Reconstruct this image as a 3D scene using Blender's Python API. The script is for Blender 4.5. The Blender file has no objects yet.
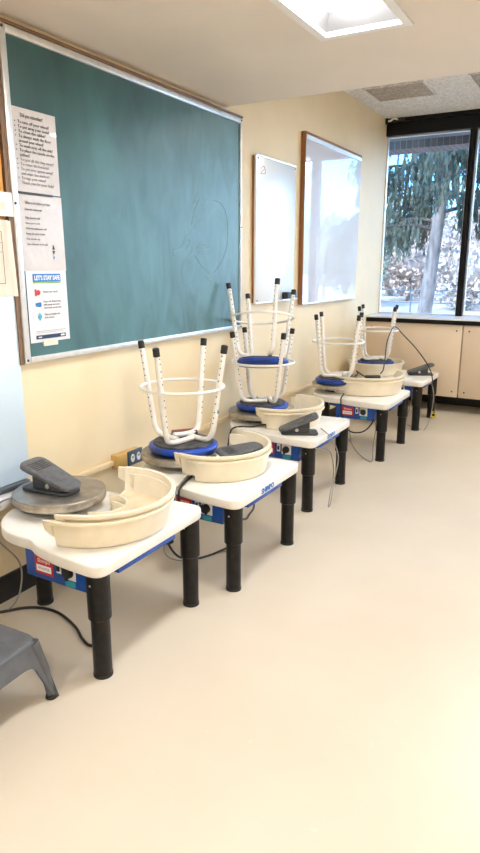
import bpy, bmesh, math, random
from mathutils import Vector, Matrix, Quaternion
random.seed(7)
PI = math.pi
COL = bpy.context.scene.collection

# ------------------------------------------------------------------ materials
def new_mat(name):
    m = bpy.data.materials.new(name); m.use_nodes = True
    nt = m.node_tree
    b = nt.nodes['Principled BSDF']
    return m, nt, b

def mat(name, col, rough=0.5, metal=0.0, noise=0.0, nscale=20, bump=0.0, bscale=60, coat=0.0, spec=0.5, col2=None, rnoise=0.0, detail=4, stretch=(1, 1, 1)):
    m, nt, b = new_mat(name)
    N = nt.nodes; L = nt.links
    b.inputs['Base Color'].default_value = (*col, 1)
    b.inputs['Roughness'].default_value = rough
    b.inputs['Metallic'].default_value = metal
    b.inputs['Coat Weight'].default_value = coat
    b.inputs['Specular IOR Level'].default_value = spec
    tc = N.new('ShaderNodeTexCoord')
    mp = N.new('ShaderNodeMapping'); mp.inputs['Scale'].default_value = stretch
    L.new(tc.outputs['Object'], mp.inputs['Vector'])
    if noise > 0 or col2:
        nz = N.new('ShaderNodeTexNoise'); nz.inputs['Scale'].default_value = nscale; nz.inputs['Detail'].default_value = detail
        L.new(mp.outputs['Vector'], nz.inputs['Vector'])
        rp = N.new('ShaderNodeValToRGB')
        c2 = col2 if col2 else tuple(max(0, c * (1 - noise)) for c in col)
        rp.color_ramp.elements[0].position = 0.35; rp.color_ramp.elements[0].color = (*c2, 1)
        rp.color_ramp.elements[1].position = 0.65; rp.color_ramp.elements[1].color = (*col, 1)
        L.new(nz.outputs['Fac'], rp.inputs['Fac']); L.new(rp.outputs['Color'], b.inputs['Base Color'])
        if rnoise > 0:
            mr = N.new('ShaderNodeMapRange'); mr.inputs['To Min'].default_value = rough - rnoise; mr.inputs['To Max'].default_value = rough + rnoise
            L.new(nz.outputs['Fac'], mr.inputs['Value']); L.new(mr.outputs['Result'], b.inputs['Roughness'])
    if bump > 0:
        n2 = N.new('ShaderNodeTexNoise'); n2.inputs['Scale'].default_value = bscale; n2.inputs['Detail'].default_value = 6
        L.new(mp.outputs['Vector'], n2.inputs['Vector'])
        bp = N.new('ShaderNodeBump'); bp.inputs['Strength'].default_value = bump; bp.inputs['Distance'].default_value = 0.01
        L.new(n2.outputs['Fac'], bp.inputs['Height']); L.new(bp.outputs['Normal'], b.inputs['Normal'])
    return m

def emit(name, col, s):
    m, nt, b = new_mat(name)
    b.inputs['Base Color'].default_value = (*col, 1)
    b.inputs['Emission Color'].default_value = (*col, 1); b.inputs['Emission Strength'].default_value = s
    return m

def mirror_mix(name, col, fac, rough=0.03):
    m, nt, b = new_mat(name)
    N = nt.nodes; L = nt.links
    b.inputs['Base Color'].default_value = (*col, 1); b.inputs['Roughness'].default_value = 0.4
    g = N.new('ShaderNodeBsdfGlossy'); g.inputs['Roughness'].default_value = rough; g.inputs['Color'].default_value = (1, 1, 1, 1)
    mx = N.new('ShaderNodeMixShader'); mx.inputs['Fac'].default_value = fac
    L.new(b.outputs['BSDF'], mx.inputs[1]); L.new(g.outputs['BSDF'], mx.inputs[2])
    L.new(mx.outputs['Shader'], N['Material Output'].inputs['Surface'])
    return m

def glass_mat(name):
    m, nt, b = new_mat(name)
    N = nt.nodes; L = nt.links
    t = N.new('ShaderNodeBsdfTransparent'); t.inputs['Color'].default_value = (0.95, 0.98, 1.0, 1)
    g = N.new('ShaderNodeBsdfGlossy'); g.inputs['Roughness'].default_value = 0.02
    fr = N.new('ShaderNodeFresnel'); fr.inputs['IOR'].default_value = 1.45
    mx = N.new('ShaderNodeMixShader')
    L.new(fr.outputs['Fac'], mx.inputs['Fac']); L.new(t.outputs['BSDF'], mx.inputs[1]); L.new(g.outputs['BSDF'], mx.inputs[2])
    L.new(mx.outputs['Shader'], N['Material Output'].inputs['Surface'])
    return m

M = {}
M['wall'] = mat('wall_paint', (0.78, 0.65, 0.425), 0.55, noise=0.06, nscale=2.5, bump=0.05, bscale=180)
M['soffit'] = mat('soffit_paint', (0.77, 0.71, 0.655), 0.7, noise=0.04, nscale=3, bump=0.04, bscale=150)
M['popcorn'] = mat('popcorn_ceiling', (0.80, 0.78, 0.74), 0.9, col2=(0.55, 0.53, 0.50), nscale=55, detail=6, bump=0.9, bscale=70)
M['tile'] = mat('ceiling_tile_speckle', (0.46, 0.40, 0.33), 0.9, col2=(0.27, 0.235, 0.19), nscale=45, detail=6, bump=0.6, bscale=60)
M['board_green'] = None
M['alu'] = mat('aluminium_trim', (0.72, 0.74, 0.76), 0.35, metal=0.55, noise=0.1, nscale=30)
M['slab'] = mat('white_plastic_top', (0.83, 0.80, 0.74), 0.38, noise=0.10, nscale=9, bump=0.03, bscale=90, detail=6)
M['pan'] = mat('cream_plastic', (0.84, 0.76, 0.59), 0.36, noise=0.13, nscale=8, detail=6)
M['pan_in'] = mat('clay_stained_plastic', (0.80, 0.69, 0.50), 0.5, col2=(0.60, 0.45, 0.28), nscale=7, detail=6)
M['black'] = mat('black_tube', (0.004, 0.0038, 0.0038), 0.42, spec=0.3, col2=(0.012, 0.011, 0.010), nscale=35, detail=8)
M['rubber'] = mat('black_rubber', (0.012, 0.012, 0.012), 0.6, noise=0.2)
M['blue'] = mat('blue_painted_steel', (0.010, 0.085, 0.42), 0.35, noise=0.35, nscale=14)
M['vinyl'] = mat('blue_vinyl', (0.004, 0.055, 0.42), 0.36, noise=0.5, nscale=12, bump=0.06, bscale=60)
M['under'] = mat('dusty_black_board', (0.016, 0.017, 0.02), 0.7, col2=(0.10, 0.10, 0.11), nscale=25, detail=8)
M['white_tube'] = mat('white_enamel', (0.82, 0.80, 0.76), 0.28, noise=0.07, nscale=30)
M['steel'] = mat('wheel_steel', (0.40, 0.37, 0.33), 0.42, metal=0.8, noise=0.35, nscale=18, rnoise=0.12, detail=7)
M['steel_rim'] = mat('wheel_rim_steel', (0.62, 0.57, 0.50), 0.3, metal=0.85, noise=0.4, nscale=22)
M['pedal'] = mat('grey_cast_pedal', (0.12, 0.125, 0.135), 0.45, noise=0.35, nscale=40, bump=0.25, bscale=160, detail=7)
M['pedal_dark'] = mat('dark_pedal', (0.045, 0.047, 0.052), 0.5, noise=0.3, nscale=30)
M['red'] = mat('red_sticker', (0.50, 0.02, 0.025), 0.4, noise=0.1)
M['white'] = mat('white_print', (0.82, 0.82, 0.82), 0.5, noise=0.03)
M['teal'] = mat('teal_sticker', (0.03, 0.32, 0.42), 0.4, noise=0.1)
M['cable'] = mat('black_cable', (0.012, 0.012, 0.013), 0.45, noise=0.2)
M['cable_grey'] = mat('grey_cable', (0.30, 0.285, 0.26), 0.5, noise=0.15)
M['paper'] = mat('paper', (0.68, 0.68, 0.70), 0.5, noise=0.06, nscale=9)
M['sleeve'] = mat('plastic_sleeved_paper', (0.60, 0.575, 0.58), 0.16, noise=0.10, nscale=10, coat=0.6, bump=0.25, bscale=14)
M['old_paper'] = mat('warm_paper', (0.76, 0.68, 0.58), 0.6, col2=(0.62, 0.52, 0.43), nscale=6, stretch=(1, 3, 0.6))
M['ink'] = mat('dark_ink', (0.035, 0.03, 0.035), 0.7, noise=0.1)
M['ink_grey'] = mat('grey_ink', (0.22, 0.21, 0.23), 0.7, noise=0.1)
M['ink_blue'] = mat('blue_print', (0.015, 0.17, 0.52), 0.5, noise=0.05)
M['ink_green'] = mat('green_print', (0.25, 0.5, 0.1), 0.5, noise=0.05)
M['navy'] = mat('navy_print', (0.01, 0.03, 0.07), 0.5, noise=0.05)
M['wood'] = mat('oak_frame', (0.30, 0.12, 0.035), 0.4, col2=(0.25, 0.10, 0.03), nscale=12, stretch=(1, 1, 0.15))
M['brown'] = mat('brown_edge', (0.20, 0.11, 0.06), 0.5, noise=0.2)
M['cork'] = mat('orange_cork', (0.66, 0.33, 0.08), 0.8, noise=0.2, nscale=60)
M['window_black'] = mat('black_window_frame', (0.005, 0.0045, 0.005), 0.4, spec=0.25, noise=0.3, nscale=10)
M['beige'] = mat('beige_laminate', (0.70, 0.57, 0.42), 0.5, noise=0.04, nscale=4)
M['white_sill'] = mat('white_sill', (0.80, 0.82, 0.84), 0.35, noise=0.05)
M['base_black'] = mat('black_cove_base', (0.012, 0.011, 0.011), 0.4, noise=0.3)
M['conduit'] = mat('painted_raceway', (0.78, 0.63, 0.40), 0.4, noise=0.06)
M['mustard'] = mat('mustard_box', (0.62, 0.40, 0.13), 0.45, noise=0.15)
M['outlet_blue'] = mat('blue_grey_plate', (0.05, 0.09, 0.13), 0.4, noise=0.15)
M['step'] = mat('grey_step_plastic', (0.105, 0.11, 0.12), 0.5, noise=0.25, nscale=18, bump=0.15, bscale=120, detail=7)
M['lens'] = emit('lamp_lens', (1.0, 0.985, 0.96), 31.0)
M['lamp_white'] = mat('lamp_white_enamel', (0.80, 0.80, 0.80), 0.4, noise=0.02)
M['lamp_inner'] = mat('lamp_inner_grey', (0.16, 0.16, 0.165), 0.5, noise=0.02)
M['glossboard'] = mirror_mix('glossy_clear_board', (0.84, 0.83, 0.92), 0.42, 0.02)
M['whiteboard'] = mirror_mix('whiteboard_enamel', (0.76, 0.82, 0.88), 0.22, 0.30)
M['sky_tint_board'] = mirror_mix('sky_tinted_whiteboard', (0.62, 0.76, 0.87), 0.15, 0.25)  # blue of the sky reflected in this whiteboard, painted into its base colour
M['glass'] = glass_mat('window_glass')
M['chalk'] = mat('chalk_line', (0.22, 0.38, 0.38), 0.9, noise=0.3, nscale=200)
M['grass'] = mat('bleached_ground', (0.48, 0.39, 0.31), 0.95, col2=(0.36, 0.31, 0.24), nscale=1.2)
M['bark'] = mat('spruce_bark', (0.27, 0.225, 0.20), 0.9, col2=(0.15, 0.125, 0.115), nscale=16, stretch=(1, 1, 0.3), bump=0.5, bscale=25)
M['limb'] = mat('dark_limb', (0.075, 0.058, 0.05), 0.9, noise=0.3)
M['needles'] = mat('spruce_needles', (0.105, 0.125, 0.085), 0.8, col2=(0.05, 0.065, 0.045), nscale=3)
M['needles_pale'] = mat('pale_needles', (0.26, 0.27, 0.19), 0.8, col2=(0.16, 0.18, 0.12), nscale=2)
M['twigs'] = mat('tan_twigs', (0.56, 0.42, 0.34), 0.9, col2=(0.46, 0.35, 0.28), nscale=2)
M['house'] = mat('white_cladding', (0.62, 0.66, 0.72), 0.7, noise=0.08, nscale=0.5)
M['house_win'] = mat('dark_pane', (0.16, 0.22, 0.30), 0.3, noise=0.2)
M['tape'] = mat('masking_tape', (0.74, 0.70, 0.58), 0.5, noise=0.05)
M['yellow'] = mat('yellow_plug', (0.80, 0.62, 0.03), 0.5, noise=0.1)

def board_material():
    m, nt, b = new_mat('green_chalkboard')
    N = nt.nodes; L = nt.links
    tc = N.new('ShaderNodeTexCoord')
    mp = N.new('ShaderNodeMapping'); mp.inputs['Scale'].default_value = (1, 1.0, 0.55); mp.inputs['Rotation'].default_value = (0.35, 0, 0)
    L.new(tc.outputs['Object'], mp.inputs['Vector'])
    n1 = N.new('ShaderNodeTexNoise'); n1.inputs['Scale'].default_value = 2.2; n1.inputs['Detail'].default_value = 7; n1.inputs['Distortion'].default_value = 0.8
    L.new(mp.outputs['Vector'], n1.inputs['Vector'])
    rp = N.new('ShaderNodeValToRGB')
    rp.color_ramp.elements[0].position = 0.30; rp.color_ramp.elements[0].color = (0.012, 0.046, 0.040, 1)
    rp.color_ramp.elements[1].position = 0.75; rp.color_ramp.elements[1].color = (0.040, 0.125, 0.120, 1)
    L.new(n1.outputs['Fac'], rp.inputs['Fac'])
    # bluish sky sheen painted toward the lower right, broken up by wiped chalk dust
    sx = N.new('ShaderNodeSeparateXYZ'); L.new(tc.outputs['Object'], sx.inputs['Vector'])
    mr = N.new('ShaderNodeMapRange'); mr.inputs['From Min'].default_value = -0.9; mr.inputs['From Max'].default_value = 0.9
    mr.inputs['To Min'].default_value = 0.0; mr.inputs['To Max'].default_value = 0.85
    dg_ = N.new('ShaderNodeMath'); dg_.operation = 'MULTIPLY_ADD'; dg_.inputs[1].default_value = -0.75
    L.new(sx.outputs['Z'], dg_.inputs[0]); L.new(sx.outputs['Y'], dg_.inputs[2]); L.new(dg_.outputs['Value'], mr.inputs['Value'])
    n2 = N.new('ShaderNodeTexNoise'); n2.inputs['Scale'].default_value = 3.6; n2.inputs['Detail'].default_value = 9; n2.inputs['Distortion'].default_value = 1.5
    m2 = N.new('ShaderNodeMapping'); m2.inputs['Scale'].default_value = (1, 2.2, 0.9); L.new(tc.outputs['Object'], m2.inputs['Vector']); L.new(m2.outputs['Vector'], n2.inputs['Vector'])
    mu = N.new('ShaderNodeMath'); mu.operation = 'MULTIPLY'; L.new(mr.outputs['Result'], mu.inputs[0]); L.new(n2.outputs['Fac'], mu.inputs[1])
    mx = N.new('ShaderNodeMixRGB'); mx.inputs['Color2'].default_value = (0.15, 0.31, 0.36, 1)
    L.new(mu.outputs['Value'], mx.inputs['Fac']); L.new(rp.outputs['Color'], mx.inputs['Color1'])
    L.new(mx.outputs['Color'], b.inputs['Base Color'])
    b.inputs['Roughness'].default_value = 0.42
    return m
M['board_green'] = board_material()

def floor_material():
    m, nt, b = new_mat('cream_vinyl_floor')
    N = nt.nodes; L = nt.links
    tc = N.new('ShaderNodeTexCoord')
    n1 = N.new('ShaderNodeTexNoise'); n1.inputs['Scale'].default_value = 1.6; n1.inputs['Detail'].default_value = 6
    L.new(tc.outputs['Object'], n1.inputs['Vector'])
    rp = N.new('ShaderNodeValToRGB')
    rp.color_ramp.elements[0].position = 0.3; rp.color_ramp.elements[0].color = (0.61, 0.535, 0.425, 1)
    rp.color_ramp.elements[1].position = 0.7; rp.color_ramp.elements[1].color = (0.67, 0.595, 0.48, 1)
    L.new(n1.outputs['Fac'], rp.inputs['Fac'])
    # sparse scuffs
    vo = N.new('ShaderNodeTexNoise'); vo.inputs['Scale'].default_value = 9; vo.inputs['Detail'].default_value = 9; vo.inputs['Distortion'].default_value = 2.5
    L.new(tc.outputs['Object'], vo.inputs['Vector'])
    r2 = N.new('ShaderNodeValToRGB'); r2.color_ramp.elements[0].position = 0.70; r2.color_ramp.elements[0].color = (0, 0, 0, 1)
    r2.color_ramp.elements[1].position = 0.80; r2.color_ramp.elements[1].color = (0.35, 0.35, 0.35, 1)
    L.new(vo.outputs['Fac'], r2.inputs['Fac'])
    mx = N.new('ShaderNodeMixRGB'); mx.inputs['Color2'].default_value = (0.9, 0.82, 0.70, 1)
    L.new(r2.outputs['Color'], mx.inputs['Fac']); L.new(rp.outputs['Color'], mx.inputs['Color1'])
    L.new(mx.outputs['Color'], b.inputs['Base Color'])
    mr = N.new('ShaderNodeMapRange'); mr.inputs['To Min'].default_value = 0.24; mr.inputs['To Max'].default_value = 0.40
    L.new(vo.outputs['Fac'], mr.inputs['Value']); L.new(mr.outputs['Result'], b.inputs['Roughness'])
    b.inputs['Specular IOR Level'].default_value = 0.45
    return m
M['floor'] = floor_material()

def brick_material():
    m, nt, b = new_mat('brown_brick')
    N = nt.nodes; L = nt.links
    tc = N.new('ShaderNodeTexCoord')
    mp = N.new('ShaderNodeMapping'); mp.inputs['Rotation'].default_value = (PI / 2, 0, 0); mp.inputs['Scale'].default_value = (1, 1, 1)
    L.new(tc.outputs['Object'], mp.inputs['Vector'])
    br = N.new('ShaderNodeTexBrick'); br.inputs['Scale'].default_value = 6
    br.inputs['Brick Width'].default_value = 0.4; br.inputs['Row Height'].default_value = 1.2
    br.inputs['Color1'].default_value = (0.20, 0.15, 0.14, 1); br.inputs['Color2'].default_value = (0.14, 0.11, 0.105, 1); br.inputs['Mortar'].default_value = (0.34, 0.31, 0.30, 1)
    L.new(mp.outputs['Vector'], br.inputs['Vector']); L.new(br.outputs['Color'], b.inputs['Base Color'])
    b.inputs['Roughness'].default_value = 0.9
    return m
M['brick'] = brick_material()

# ------------------------------------------------------------------ mesh helpers
class MB:
    def __init__(s): s.v = []; s.f = []; s.mi = []; s.cur = 0
    def add(s, vs, fs, T=None):
        o = len(s.v)
        for p in vs:
            p = Vector(p); s.v.append(T @ p if T else p)
        for f in fs: s.f.append([i + o for i in f]); s.mi.append(s.cur)
        return s
    def box(s, a, b, T=None):
        x0, y0, z0 = a; x1, y1, z1 = b
        vs = [(x0, y0, z0), (x1, y0, z0), (x1, y1, z0), (x0, y1, z0), (x0, y0, z1), (x1, y0, z1), (x1, y1, z1), (x0, y1, z1)]
        return s.add(vs, [(0, 3, 2, 1), (4, 5, 6, 7), (0, 1, 5, 4), (1, 2, 6, 5), (2, 3, 7, 6), (3, 0, 4, 7)], T)
    def lathe(s, prof, n=32, c=(0, 0, 0), T=None):
        vs = []; fs = []
        for (r, z) in prof:
            for i in range(n):
                a = 2 * PI * i / n; vs.append((c[0] + r * math.cos(a), c[1] + r * math.sin(a), c[2] + z))
        for k in range(len(prof) - 1):
            for i in range(n):
                j = (i + 1) % n
                fs.append((k * n + i, k * n + j, (k + 1) * n + j, (k + 1) * n + i))
        fs.append(tuple(reversed(range(n)))); b = (len(prof) - 1) * n; fs.append(tuple(range(b, b + n)))
        return s.add(vs, fs, T)
    def tube(s, pts, r, n=10, closed=False, T=None, radii=None):
        pts = [Vector(p) for p in pts]; m = len(pts); vs = []; fs = []
        up = None
        for i, p in enumerate(pts):
            if closed: t = pts[(i + 1) % m] - pts[i - 1]
            else: t = pts[min(i + 1, m - 1)] - pts[max(i - 1, 0)]
            if t.length < 1e-9: t = Vector((0, 0, 1))
            t.normalize()
            if up is None:
                a = Vector((0, 0, 1)) if abs(t.z) < 0.9 else Vector((1, 0, 0))
                up = (a - t * a.dot(t)).normalized()
            else:
                up = (up - t * up.dot(t)); up.normalize()
            q = t.cross(up); rr = radii[i] if radii else r
            for k in range(n):
                a = 2 * PI * k / n; vs.append(p + up * (rr * math.cos(a)) + q * (rr * math.sin(a)))
        seg = m if closed else m - 1
        for i in range(seg):
            for k in range(n):
                a0 = i * n + k; a1 = i * n + (k + 1) % n; b0 = ((i + 1) % m) * n + k; b1 = ((i + 1) % m) * n + (k + 1) % n
                fs.append((a0, a1, b1, b0))
        if not closed:
            fs.append(tuple(reversed(range(n)))); fs.append(tuple(range((m - 1) * n, m * n)))
        return s.add(vs, fs, T)
    def prism(s, outline, z0, z1, T=None):
        n = len(outline)
        vs = [(x, y, z0) for x, y in outline] + [(x, y, z1) for x, y in outline]
        fs = [tuple(reversed(range(n))), tuple(range(n, 2 * n))] + [(i, (i + 1) % n, n + (i + 1) % n, n + i) for i in range(n)]
        return s.add(vs, fs, T)
    def build(s, name, m, parent=None, bevel=0, seg=2, smooth=True, ang=35):
        me = bpy.data.meshes.new(name)
        me.from_pydata([tuple(v) for v in s.v], [], s.f); me.validate()
        ms = m if isinstance(m, (list, tuple)) else [m]
        for q in ms: me.materials.append(q)
        if len(ms) > 1:
            for p, k in zip(me.polygons, s.mi): p.material_index = k
        bm = bmesh.new(); bm.from_mesh(me)
        bmesh.ops.recalc_face_normals(bm, faces=bm.faces)
        if bevel > 0:
            es = [e for e in bm.edges if len(e.link_faces) == 2 and e.calc_face_angle(0) > math.radians(50)]
            bmesh.ops.bevel(bm, geom=es, offset=bevel, segments=seg, profile=0.5, affect='EDGES', clamp_overlap=True)
        bm.to_mesh(me); bm.free()
        if smooth:
            for p in me.polygons: p.use_smooth = True
            me.set_sharp_from_angle(angle=math.radians(ang))
        o = bpy.data.objects.new(name, me); COL.objects.link(o)
        if parent: o.parent = parent
        return o

def cr(pts, k=8, closed=False):
    """Catmull-Rom through the points"""
    P = [Vector(p) for p in pts]; n = len(P); out = []
    rng = n if closed else n - 1
    for i in range(rng):
        if closed: a, b, c, d = P[(i - 1) % n], P[i], P[(i + 1) % n], P[(i + 2) % n]
        else: a, b, c, d = P[max(i - 1, 0)], P[i], P[i + 1], P[min(i + 2, n - 1)]
        for j in range(k):
            t = j / k
            out.append(0.5 * ((2 * b) + (c - a) * t + (2 * a - 5 * b + 4 * c - d) * t * t + (3 * b - a - 3 * c + d) * t ** 3))
    if not closed: out.append(P[-1])
    return out

def rounded(pts, rads, n=6):
    """2D polygon with rounded corners"""
    out = []; m = len(pts)
    for i, p in enumerate(pts):
        p = Vector(p); a = Vector(pts[i - 1]); b = Vector(pts[(i + 1) % m]); r = rads[i] if isinstance(rads, (list, tuple)) else rads
        if r <= 0: out.append((p.x, p.y)); continue
        da = (a - p); db = (b - p); d = min(r, da.length * .49, db.length * .49)
        s = p + da.normalized() * d; e = p + db.normalized() * d
        for k in range(n + 1):
            t = k / n; q = s * (1 - t) ** 2 + p * 2 * t * (1 - t) + e * t * t; out.append((q.x, q.y))
    return out

def thing(name, label, cat, loc=(0, 0, 0), rz=0, group=None):
    o = bpy.data.objects.new(name, None); COL.objects.link(o); o.empty_display_size = 0.05
    o.location = loc; o.rotation_euler = (0, 0, rz); o['label'] = label; o['category'] = cat
    if group: o['group'] = group
    return o
def tag(o, label, cat, group=None):
    o['label'] = label; o['category'] = cat
    if group: o['group'] = group
    return o
def struct(name, mb, m, bevel=0, parent=None, smooth=False):
    o = mb.build(name, m, parent, bevel=bevel, smooth=smooth)
    if parent is None: o['kind'] = 'structure'
    return o
def copy_tree(o, parent=None):
    c = o.copy(); COL.objects.link(c); c.parent = parent
    for ch in list(o.children): copy_tree(ch, c)
    return c

WALL_T = Matrix(((0, 0, 1, 0), (1, 0, 0, 0), (0, 1, 0, 0), (0, 0, 0, 1)))       # text x -> +y, text y -> +z, faces +x
FRONT_T = Matrix(((1, 0, 0, 0), (0, 0, -1, 0), (0, 1, 0, 0), (0, 0, 0, 1)))     # text x -> +x, text y -> +z, faces -y
def text_obj(name, body, size, loc, m, parent=None, T=WALL_T, align='LEFT', extrude=0.0004, bold=0.0, width=None):
    cu = bpy.data.curves.new(name, 'FONT'); cu.body = body; cu.size = size; cu.extrude = extrude; cu.align_x = align; cu.offset = bold
    cu.resolution_u = 2
    tmp = bpy.data.objects.new(name, cu); COL.objects.link(tmp)
    bpy.context.view_layer.update()
    dg = bpy.context.evaluated_depsgraph_get()
    me = bpy.data.meshes.new_from_object(tmp.evaluated_get(dg))
    bpy.data.objects.remove(tmp); bpy.data.curves.remove(cu)
    if width:
        xs = [v.co.x for v in me.vertices]; w = max(xs) - min(xs); s = width / w
        for v in me.vertices: v.co.x *= s
    me.transform(Matrix.Translation(Vector(loc)) @ T)
    me.materials.clear(); me.materials.append(m)
    o = bpy.data.objects.new(name, me); COL.objects.link(o)
    if parent: o.parent = parent
    return o

# ------------------------------------------------------------------ the room
XR, YB, YW = 6.4, -2.6, 6.62           # right wall, back wall, window plane
ZS, ZC, YS = 2.314, 2.81, 3.52         # soffit underside, far ceiling, soffit edge
struct('floor', MB().box((-0.15, YB - .15, -0.12), (XR + .15, 6.95, 0)), M['floor'])
struct('wall_left', MB().box((-0.15, YB, 0), (0, 6.70, 3.0)), M['wall'])
struct('wall_right', MB().box((XR, YB, 0), (XR + .15, 6.95, 3.0)), M['wall'])
struct('wall_back', MB().box((-0.15, YB - .15, 0), (XR + .15, YB, 3.0)), M['wall'])
wb = MB().box((-.15, 6.76, 0), (XR, 6.95, 0.90))
struct('wall_window', wb, M['wall'])
struct('baseboard_window', MB().box((0, 6.745, 0), (XR, 6.76, 0.11)), M['base_black'])
struct('baseboard_left', MB().box((0, YB, 0), (0.012, 6.745, 0.115)), M['base_black'])
# near soffit with openings for the recessed troffers
FX = [(1.13, 2.10), (3.5, 2.10), (1.13, -0.6), (3.5, -0.6), (5.5, 2.1), (5.5, -0.6)]
FW, FL = 0.18, 0.62
def slab_with_holes(x0, x1, y0, y1, z0, z1, holes):
    xs = sorted({x0, x1} | {h[0] for h in holes} | {h[1] for h in holes}); ys = sorted({y0, y1} | {h[2] for h in holes} | {h[3] for h in holes})
    mb = MB()
    inside = lambda x, y: any(h[0] < x < h[1] and h[2] < y < h[3] for h in holes)
    for i in range(len(xs) - 1):
        for j in range(len(ys) - 1):
            if not inside((xs[i] + xs[i + 1]) / 2, (ys[j] + ys[j + 1]) / 2): mb.box((xs[i], ys[j], z0), (xs[i + 1], ys[j + 1], z1))
    return mb
o = slab_with_holes(0, XR, YB, YS, ZS, ZC, [(x - FW, x + FW, y - FL, y + FL) for x, y in FX])
struct('ceiling_near', o, M['soffit'])
FX2 = [(1.75, 5.15), (3.4, 5.15), (5.3, 5.15)]  # unseen lamps added to brighten the far wall and floor
o = slab_with_holes(0, XR, YS, 6.95, ZC, 3.0, [(x - FW, x + FW, y - FL, y + FL) for x, y in FX2])
struct('ceiling_far', o, M['popcorn'])
struct('ceiling_roof', MB().box((-.15, YB - .15, 3.0), (XR + .15, 6.95, 3.1)), M['soffit'])

# recessed lights
def make_light(x, y, z, label, group=None):
    t = thing('ceiling_light', label, 'ceiling light', (x, y, z), 0, group)
    f = MB(); w = FW; l = FL; b = 0.022
    for a, c in (((-w - .012, -l - .012, -.006), (-w + b, l + .012, .012)), ((w - b, -l - .012, -.006), (w + .012, l + .012, .012)),
                 ((-w + b, -l - .012, -.006), (w - b, -l + b, .012)), ((-w + b, l - b, -.006), (w - b, l + .012, .012))): f.box(a, c)
    f.build('frame', M['lamp_white'], t, smooth=False)
    h = MB(); k = .10                        # sloped white housing
    a = [(-w + b, -l + b, .012), (w - b, -l + b, .012), (w - b, l - b, .012), (-w + b, l - b, .012)]
    c = [(-w + .07, -l + .09, k), (w - .07, -l + .09, k), (w - .07, l - .09, k), (-w + .07, l - .09, k)]
    h.add(a + c, [(0, 1, 5, 4), (1, 2, 6, 5), (2, 3, 7, 6), (3, 0, 4, 7), (4, 5, 6, 7)])
    h.build('housing', M['lamp_inner'], t, smooth=False)
    d = MB(); n = 10                         # rounded-end glowing lens
    ol = []
    rr = .088; L2 = l - .13 - rr
    for i in range(n + 1): an = PI * i / n; ol.append((rr * math.cos(an), L2 + rr * math.sin(an)))
    for i in range(n + 1): an = PI + PI * i / n; ol.append((rr * math.cos(an), -L2 + rr * math.sin(an)))
    d.prism(ol, .022, .085)
    d.build('lens', M['lens'], t, bevel=.015, seg=3)
    return t
make_light(FX[0][0], FX[0][1], ZS, 'recessed white ceiling light with glowing rounded lens in the near lowered ceiling', 'recessed ceiling lights')
for x, y in FX[1:]: make_light(x, y, ZS, 'recessed ceiling light farther along the lowered ceiling, out of the photograph', 'recessed ceiling lights')
for x, y in FX2: make_light(x, y, ZC, 'unseen recessed light added in the high speckled ceiling to brighten the far end of the room', 'recessed ceiling lights')

# darker square tiles of the far ceiling
for (x0, y0, lab) in ((.17, 5.44, 'square grey-brown speckled ceiling tile nearest the corner with the window'),
                      (1.0, 5.42, 'square grey-brown speckled ceiling tile at the right edge of the photo')):
    t = thing('ceiling_tile', lab, 'ceiling tile', (x0 + .24, y0 + .22, ZC))
    MB().box((-.235, -.215, -.010), (.235, .215, .0)).build('panel', M['tile'], t, bevel=.003)
    e = MB()
    for a, c in (((-.245, -.225, -.014), (-.235, .225, 0)), ((.235, -.225, -.014), (.245, .225, 0)), ((-.235, -.225, -.014), (.235, -.215, 0)), ((-.235, .215, -.014), (.235, .225, 0))): e.box(a, c)
    e.build('edging', M['popcorn'], t, smooth=False)

# window wall: black header, mullions, panes, ledge and cover panels
struct('trim_1', MB().box((0, 6.65, 2.655), (XR, 6.70, ZC)).box((-.15, 6.70, 2.655), (XR, 6.95, ZC)).box((0, 6.62, 2.775), (XR, 6.65, ZC)), M['window_black'])
mull = [(.803, .866), (2.62, 2.70), (4.5, 4.58)]
xs = [0.0] + [v for m_ in mull for v in m_] + [XR]
for i in range(0, len(xs), 2):
    x0, x1 = xs[i], xs[i + 1]
    fr = MB(); b = .010
    z0, z1 = .92, 2.655
    for a, c in (((x0, 6.70, z0), (x0 + b, 6.74, z1)), ((x1 - b, 6.70, z0), (x1, 6.74, z1)), ((x0 + b, 6.70, z1 - b), (x1 - b, 6.74, z1)), ((x0 + b, 6.70, z0), (x1 - b, 6.74, z0 + b))): fr.box(a, c)
    w = struct('window_%d' % (i // 2 + 1), fr, M['alu'])
    MB().box((x0 + b, 6.715, z0 + b), (x1 - b, 6.721, z1 - b)).build('pane', M['glass'], w, smooth=False)
for k, (a, c) in enumerate(mull):
    struct('trim_%d' % (k + 2), MB().box((a, 6.66, .92), (c, 6.80, 2.655)).box((a + .022, 6.645, .92), (a + .04, 6.66, 2.655)), M['window_black'])
struct('trim_5', MB().box((0, 6.29, .905), (XR, 6.70, .92)).box((-.15, 6.70, .0), (0, 6.76, .92)).box((0, 6.70, .905), (XR, 6.95, .92)), M['white_sill'])
struct('trim_6', MB().box((0, 6.315, .862), (XR, 6.335, .905)), M['window_black'])
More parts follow.
